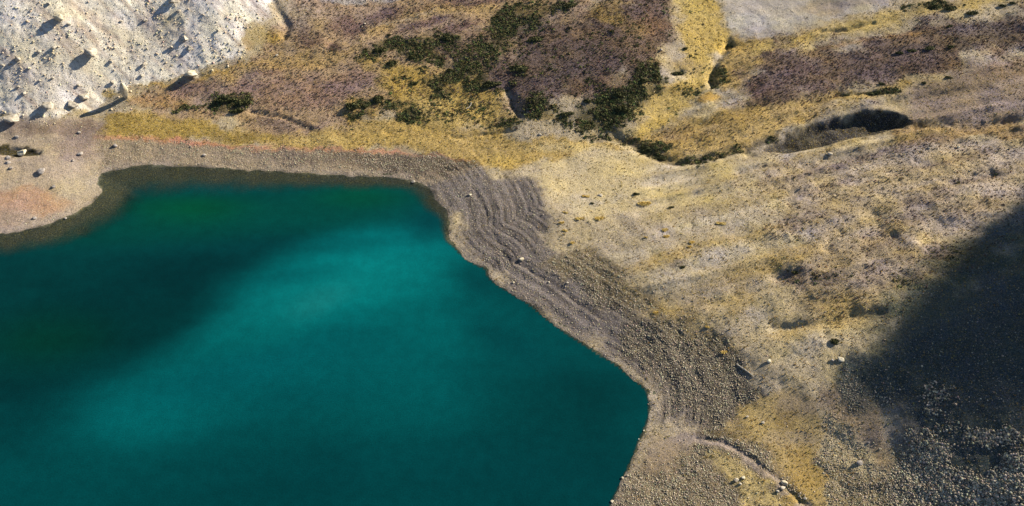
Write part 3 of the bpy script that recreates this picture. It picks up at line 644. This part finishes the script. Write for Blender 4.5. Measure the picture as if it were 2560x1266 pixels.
# ---------------------------------------------------------------- single boulders
BN = 0
def boulder(px, py, wpx, hpx, label, mat=None, name="boulder", cuts=9, tall=1.0, seed=None, sub=4, group=None, sink=.3, jag=.36):
    """px,py = middle of the boulder in the photo; wpx,hpx its outline"""
    global BN; BN += 1
    seed = seed or BN*7+3
    x, y, z = at(px, py + hpx*.35)
    D = y*cp + (CAMH-z)*sp; mpp = D/FPX
    rw = wpx*mpp/2; rh = hpx*mpp/2/.85*tall
    v_, f_ = rock_verts(sub, seed, cuts, jag)
    v_ = v_/np.abs(v_).max(0); v_ = v_*np.array([rw, rw*.85, rh*(1 if tall > 1 else .55)])
    m_ = mesh_from("boulder", v_, f_, mat or M_pale, smoothf=False)
    o_ = link(name, m_); o_.location = (x, y + rw*.3, float(gz(x, y+rw*.3)) + rh*(1-2*sink)); o_.rotation_euler[2] = 0
    tag(o_, label, "boulder", group); return o_
B = boulder
B(150,46,30,34,"rounded cream boulder high on the pale scree, long shadow to its left",M_cream,sink=.3)
B(232,134,36,34,"broad whitish boulder in the middle of the scree with a wide dark shadow",M_pale,sink=.3)
B(317,233,20,38,"tall egg shaped cream boulder standing at the foot of the scree with the longest shadow",M_cream,tall=1.15,sink=.1,cuts=3,jag=.10)
B(478,186,36,34,"large pale boulder where the scree meets the ochre turf",M_cream,sink=.25)
B(212,243,32,18,"low whitish boulder just left of the tall egg shaped one",M_pale)
B(120,266,34,24,"wide pale boulder near the foot of the scree with a round black shadow",M_pale)
B(180,262,34,18,"flat whitish boulder split by a dark crack near the scree foot",M_pale)
B(57,382,27,20,"cream boulder standing in the dark mossy pool",M_cream,sink=.2)
B(105,429,28,14,"flat grey boulder alone on the taupe bench above the lake",M_grey)
B(462,100,26,16,"pale boulder casting a double shadow in the right half of the scree",M_pale)
B(475,122,20,14,"smaller pale boulder just below the one with the double shadow",M_pale)
B(360,163,16,11,"small pale boulder halfway between the egg shaped one and the scree middle",M_pale)
B(436,2,30,18,"boulder cut by the top edge of the photo above a long dark shadow",M_pale)
B(446,28,14,10,"small pale boulder at the lower tip of the long dark shadow near the top edge",M_pale,sub=3)
B(30,298,44,22,"big pale boulder at the left edge of the photo where scree meets bench",M_pale)
small = [(45,148,16,14,"small boulder with a dark left side near the left edge of the scree"),(98,130,12,10,"small dark sided stone left of the broad whitish boulder"),
 (136,120,14,8,"small flat stone just up left of the broad whitish boulder"),(278,155,12,12,"small whitish boulder right below the broad one on the scree"),
 (172,60,12,12,"small stone tucked under the rounded cream boulder at its lower right"),(122,10,12,8,"small stone near the top edge above the rounded cream boulder"),
 (303,54,9,8,"lone small stone in the upper middle of the scree"),(364,52,12,8,"small stone left of the long dark shadow near the top edge"),
 (545,76,8,9,"lone tiny stone with a thin shadow on the clean right part of the scree"),(132,196,9,9,"small stone between broad boulder and scree foot, left of the pair"),
 (356,190,12,9,"small stone at the scree foot between the egg shaped and the large pale boulder"),(282,206,12,12,"small pale rock uphill of the egg shaped boulder"),
 (196,214,10,9,"small stone above the low whitish boulder"),(60,234,14,10,"small stone near the left edge above the scree foot"),
 (45,218,10,9,"upper stone of the close pair near the left edge of the scree"),(100,202,9,9,"small stone in a row of dots on the lower left scree"),
 (430,118,10,12,"dark small stone left of the double shadow boulders"),(8,164,10,10,"small stone cut by the left edge of the scree"),
 (200,384,14,8,"right stone of a small pair above the lake corner"),(182,401,10,7,"small stone between the pair and the lake corner"),
 (20,395,16,7,"flat stone just below the dark mossy pool at the left"),(20,406,14,8,"dark topped stone second below the mossy pool"),
 (28,420,12,7,"small stone third below the mossy pool"),(135,466,12,8,"lone whitish stone in the middle of the taupe bench"),
 (87,544,12,9,"lone dark sided stone near the lower shore of the bench"),(288,364,14,9,"dark stone on the pinkish soil above the beach"),
 (198,331,12,7,"small stone on the brown ground behind the bench"),(42,343,14,7,"low stone between the big left edge boulder and the pool"),
 (476,367,6,5,"tiny stone on the orange strip"),(510,388,12,6,"flat pale stone on the north beach")]
for px_, py_, w_, h_, lb in small: B(px_, py_, w_, h_, lb, M_pale if py_ < 300 else M_grey, sub=3)
plain = [(2100,899,20,9,M_cream,"pale flat rock with a black shadow on the right slope left of the big shade"),(2082,901,9,6,M_grey,"little dark rock beside the pale flat one on the right slope"),
 (1921,903,14,9,M_cream,"pale stone with a dark side up right of the driftwood log"),(1868,1042,9,6,M_pale,"white stone in the ochre turf nearest the dark stones"),
 (1908,1057,10,6,M_pale,"white stone in the ochre turf right of its neighbour"),(1960,1208,17,12,M_cream,"upper white rock of the pile lying across the rill"),
 (1957,1221,15,10,M_pale,"middle white rock of the pile lying across the rill"),(1944,1228,9,7,M_pale,"lowest and smallest white rock of the pile in the rill"),
 (2012,1246,10,8,M_pale,"white stone beside the rill at the bottom edge"),(2172,1107,9,7,M_grey,"reddish stone on the brown strip with a dark side"),
 (2200,1122,8,6,M_cream,"white stone at the edge of the rocky shade"),(2150,1158,18,11,M_grey,"flat grey rock on the pale stony ground at lower right"),
 (1840,1200,14,8,M_pale,"left rock of the white scatter on pale turf"),(1858,1194,12,8,M_cream,"right rock of the white scatter on pale turf"),(1850,1210,9,6,M_pale,"lowest rock of the white scatter on pale turf"),
 (1556,1195,8,6,M_cream,"upper white stone standing at the lake edge near the bottom"),(1530,1254,9,5,M_cream,"lower white stone standing at the lake edge near the bottom"),
 (1568,1189,7,5,M_pale,"small white stone right beside the upper white one on the shore"),(1620,1011,5,4,M_pale,"tiny white stone on the shore at the lake's rightmost bend"),
 (1610,1077,5,4,M_cream,"tiny white stone on the shore by the sand fan"),(1597,1098,5,4,M_pale,"tiny white stone in the water just below the sand fan"),
 (1305,649,14,6,M_cream,"whitish stone with a black shadow among the strandlines"),(1283,706,8,6,M_cream,"white stone near the lake edge on the dark shingle"),
 (1034,455,12,5,M_pale,"pale stone on the waterline at the north bay corner"),(1175,487,9,6,M_cream,"pale stone at the top of the strandlines"),
 (2396,368,10,8,M_cream,"white stone on the upper right slope below the hollow"),(2322,370,8,6,M_pale,"small white stone left of the brighter one on the upper right slope"),
 (2075,386,14,7,M_pale,"pale stone patch rock under the shaded hollow"),(1418,707,7,5,M_pale,"white stone among the dark upper strandlines"),
 (1372,706,7,5,M_pale,"pale stone left of its neighbour among the upper strandlines"),(1500,488,14,6,M_pale,"pale flat rock beside the golden bush on the plain"),
 (912,60,6,5,M_pale,"upper white dot stone in the purple heather"),(905,67,5,4,M_cream,"lower white dot stone in the purple heather"),(692,138,8,6,M_pale,"white stone on the ochre track under the yellow knoll"),
 (1652,125,8,12,M_grey,"pale rock showing on the right edge of the dark heather hill"),(1350,337,9,5,M_pale,"white stone below the dark juniper skirt"),(163,546,8,5,M_grey,"reddish stone standing in the shallow water")]
for px_, py_, w_, h_, mt_, lb in plain: B(px_, py_, w_, h_, lb, mt_, name="rock", sub=3, sink=.25)
for o_ in bpy.data.objects:
    if o_.name.startswith("rock"): o_["category"] = "rock"

# ---------------------------------------------------------------- single shrubs
def bush_meshes(seed, mat, nl=520, lf=.11, flat=.62):
    r_ = np.random.default_rng(seed); V, F = [], []; Sh = []
    cs = [(r_.uniform(-.55,.55), r_.uniform(-.4,.4), r_.uniform(0,.25), r_.uniform(.4,.62)) for _ in range(7)]
    for i in range(nl):
        cx, cy, cz, cr = cs[i % 7]; d_ = r_.normal(size=3); d_ /= np.linalg.norm(d_); d_[2] = abs(d_[2])*1.1-.1
        p = np.array([cx,cy,cz*flat]) + d_*cr*r_.uniform(.5,1.05)*np.array([1,1,flat*1.2])
        t1 = r_.normal(size=3); t1 /= np.linalg.norm(t1); t2 = np.cross(t1, r_.normal(size=3)); t2 /= np.linalg.norm(t2)
        s_ = lf*r_.uniform(.7,1.5); k = len(V); V += [p-t1*s_, p+t2*s_*.6, p+t1*s_, p-t2*s_*.6]; F += [(k,k+1,k+2,k+3)]
        Sh += [[r_.uniform(.6,1.5)]*3]*4
    V = np.array(V); V[:,2] = np.maximum(V[:,2], -.02)
    fol = mesh_from("foliage", V, np.array(F), mat, np.array(Sh))
    SV, SF = [], []
    for i in range(6):
        cx, cy, cz, cr = cs[i]; k = len(SV); a_ = .05
        for (bx,by,bz,rr) in ((0,0,-.1,.06),(cx*.5,cy*.5,.15,.045),(cx,cy,cz*flat+.2,.02)):
            for q_ in range(4): SV.append((bx+rr*math.cos(q_*1.571), by+rr*math.sin(q_*1.571), bz))
        for s_ in range(2):
            for q_ in range(4): SF.append((k+s_*4+q_, k+s_*4+(q_+1)%4, k+s_*4+4+(q_+1)%4, k+s_*4+4+q_))
    return fol, mesh_from("stem", np.array(SV), np.array(SF), M_bark, np.ones((len(SV),3)))
VJ = [bush_meshes(s, M_jun) for s in (1,2,3,4,5)]; VG = [bush_meshes(s, M_gold, 420, .1, .55) for s in (11,12,13)]
def bush(px, py, wpx, hpx, label, kind='j', k=0, name="juniper_bush", cat="bush", group=None, rot=0):
    fol, stem = (VJ if kind == 'j' else VG)[k % (5 if kind == 'j' else 3)]
    x, y, z = at(px, py + hpx*.3); mpp = (y*cp+(CAMH-z)*sp)/FPX; r_ = wpx*mpp/2/.95
    e = bpy.data.objects.new(name, None); col.objects.link(e); e.location = (x, y, z); e.scale = (r_, min(r_*.8, max(hpx*mpp*.75, r_*.5)), min(r_, max(hpx*mpp*.8, r_*.4))); e.rotation_euler[2] = R(rot)
    tag(e, label, cat, group); link("foliage", fol, e); link("stem", stem, e)
GJ = "dark juniper bushes on the moor"
jun = [(979,155,30,16,"round dark bush on the left rim of the yellow hollow"),(1030,142,24,12,"dark bush on a thin track above the yellow hollow"),(950,122,28,14,"leftmost dark bush at the tip of the juniper mat"),
 (972,86,12,10,"lone small dark bush above the juniper mat's left tip"),(885,263,46,22,"largest dark bush at the lower left of the yellow hollow"),(945,243,34,20,"dark bush up right of the largest one by the yellow hollow"),
 (1125,174,22,12,"dark bush with a thin tail in the middle of the yellow hollow"),(1035,206,20,12,"dark bush in the centre of the yellow hollow left of the tailed one"),(1095,222,28,12,"long dark bush low in the yellow hollow"),
 (912,267,16,10,"small dark bush against the right side of the largest one"),(1118,92,40,16,"dark bush on the upper edge of the juniper mat"),(1228,208,56,22,"widest dark bush between the yellow hollow and the heather hill"),
 (2432,30,32,14,"dark oval bush near the top right corner, lowest of three in a row"),(2503,13,26,10,"middle dark bush of three in a row at the top right corner"),(2532,7,18,9,"highest dark bush of three in a row at the top right corner"),
 (2375,18,40,14,"dark bush in the ochre band left of the three in a row"),(2340,14,26,12,"dark bush at the top edge on the ochre band"),(2375,64,18,8,"small dark bush under the ochre band on the purple moor"),
 (2246,131,26,12,"left and blackest bush of the line across the purple moor"),(2282,126,30,10,"second bush from the left in the line across the purple moor"),(2325,119,36,9,"third long bush in the line across the purple moor"),
 (2378,116,28,12,"right end bush of the line across the purple moor"),(2205,208,16,10,"dark bush over the small yellow patch on the purple moor"),(2180,235,50,9,"long dark bush along the lower edge of the purple moor"),
 (2118,238,24,8,"small bush left of the long one on the moor's lower edge"),(2310,206,14,8,"small green bush on the grey slope below the moor"),(2372,193,26,7,"flat dark bush on the grey brown slope at right"),
 (1826,111,18,20,"black round bush in the head of the yellow valley stream"),(1690,183,44,14,"dark bush on the saddle between heather hill and yellow valley"),(1714,121,16,10,"small dark bush above the saddle on the yellow slope"),
 (1530,76,14,12,"small dark bush in the upper part of the heather hill"),(1590,484,20,9,"black bush with a pointed shadow on the pale plain"),(1481,507,10,6,"small dark bush under the golden one on the pale plain"),
 (1676,518,22,8,"grey green bush on the pale plain right of the gold ones"),(1708,667,18,8,"black oval bush alone on the middle of the slope"),(2086,851,30,15,"black oval bush near the edge of the big shade"),
 (565,246,60,22,"large dark bush in the ochre turf right of the scree foot"),(612,252,40,20,"dark bush joined to the large one on its right"),(590,276,44,18,"dark bush below the large one in the ochre turf"),
 (1470,252,26,12,"dark bush under the heather hill's front"),(1545,232,30,14,"dark bush at the front of the heather hill right of its neighbour"),(1610,200,30,16,"dark bush high on the hill's juniper skirt"),
 (1420,282,36,14,"dark bush low in the juniper skirt, left"),(1550,270,50,22,"dark bush in the centre of the juniper skirt"),(1620,372,44,16,"dark bush in the gully at its upper bend"),(1655,392,36,14,"dark bush in the gully at its lower bend"),
 (1780,200,16,12,"dark bush in the stream bed of the yellow valley"),(1786,218,20,9,"lower dark bush at the stream's end in the yellow valley"),(1985,680,22,12,"dark bush on the rough slope left of the big shade"),
 (1300,170,60,16,"dark bush on the left shoulder of the heather hill"),(1340,95,50,14,"dark bush on the hill's upper left shoulder"),(1425,12,44,12,"dark bush at the top edge left of the heather hill")]
for i, (a, b, c_, d_, lb) in enumerate(jun): bush(a, b, c_, d_, lb, 'j', i, group=GJ, rot=(i*37)%30-10)
gold = [(1463,489,22,9,"orange gold bush with a forked shadow on the pale plain"),(1500,545,30,12,"bright yellow round bush on the pale plain left of centre"),(1612,508,42,10,"longest golden bush on the pale plain"),
 (1413,530,14,8,"small yellow bush nearest the strandlines' top"),(1450,546,26,8,"faint yellow bush left of the bright round one"),(1404,556,18,8,"yellow bush on the edge of the dark shingle"),(1412,575,14,8,"yellow bush below its neighbour at the shingle edge"),
 (1663,574,18,10,"upper yellow bush of a pair in the middle of the plain"),(1666,590,18,9,"lower yellow bush of a pair in the middle of the plain"),(1802,557,30,9,"yellow bush far right on the pale plain"),
 (1730,605,16,9,"small yellow bush below the pair"),(1724,616,12,8,"tiny yellow bush under the small one below the pair"),(1614,592,10,7,"tiny golden bush left of the pair"),(1432,606,14,9,"yellow bush at the edge of the shingle, third down"),
 (1640,781,20,9,"golden bush on the slope above the stony belt"),(1768,816,14,9,"bright yellow bush on the slope right of the stony belt"),(1812,880,22,9,"golden bush just above the driftwood log")]
for i, (a, b, c_, d_, lb) in enumerate(gold): bush(a, b, c_, d_, lb, 'g', i, name="golden_bush", group="golden bushes on the pale plain")

# ---------------------------------------------------------------- driftwood
def stick(pl, rad, name, label, cat, knots=8):
    W_ = [at(*p) for p in pl]; W_ = np.array(W_); V, F = [], []
    t = np.linspace(0, 1, knots*(len(pl)-1)+1)*(len(pl)-1); i = np.minimum(t.astype(int), len(pl)-2); f = (t-i)[:,None]
    C_ = W_[i]*(1-f)+W_[i+1]*f; C_[:,2] = gz(C_[:,0], C_[:,1]) + rad*.8
    C_[:,2] = np.convolve(np.pad(C_[:,2], 3, mode='edge'), np.ones(7)/7, 'valid')
    for k, c_ in enumerate(C_):
        tn = C_[min(k+1,len(C_)-1)]-C_[max(k-1,0)]; tn /= np.linalg.norm(tn); s_ = np.cross(tn, (0,0,1)); s_ /= np.linalg.norm(s_); u_ = np.cross(s_, tn)
        rr = rad*(1-.45*k/len(C_))*(1+.15*math.sin(k*1.9))
        for q_ in range(8): V.append(c_ + s_*rr*math.cos(q_*.7854) + u_*rr*math.sin(q_*.7854))
        if k:
            for q_ in range(8): a_ = (k-1)*8+q_; b_ = (k-1)*8+(q_+1)%8; F.append((a_,b_,b_+8,a_+8))
    n_ = len(V); V.append(C_[0]); V.append(C_[-1])
    m_ = bpy.data.meshes.new(name); caps = [(n_, (q_+1)%8, q_) for q_ in range(8)] + [(n_+1, n_-8+q_, n_-8+(q_+1)%8) for q_ in range(8)]
    m_.from_pydata([tuple(p) for p in V], [], F+caps); m_.materials.append(M_wood)
    return tag(link(name, m_), label, cat)
stick([(1841,912),(1862,926),(1884,943)], .19, "driftwood_log", "bleached straight log lying on the stony slope above the bay", "log")
stick([(1165,273),(1172,270),(1177,264),(1178,257)], .16, "bleached_branch", "white curved branch lying in the yellow hollow", "branch")
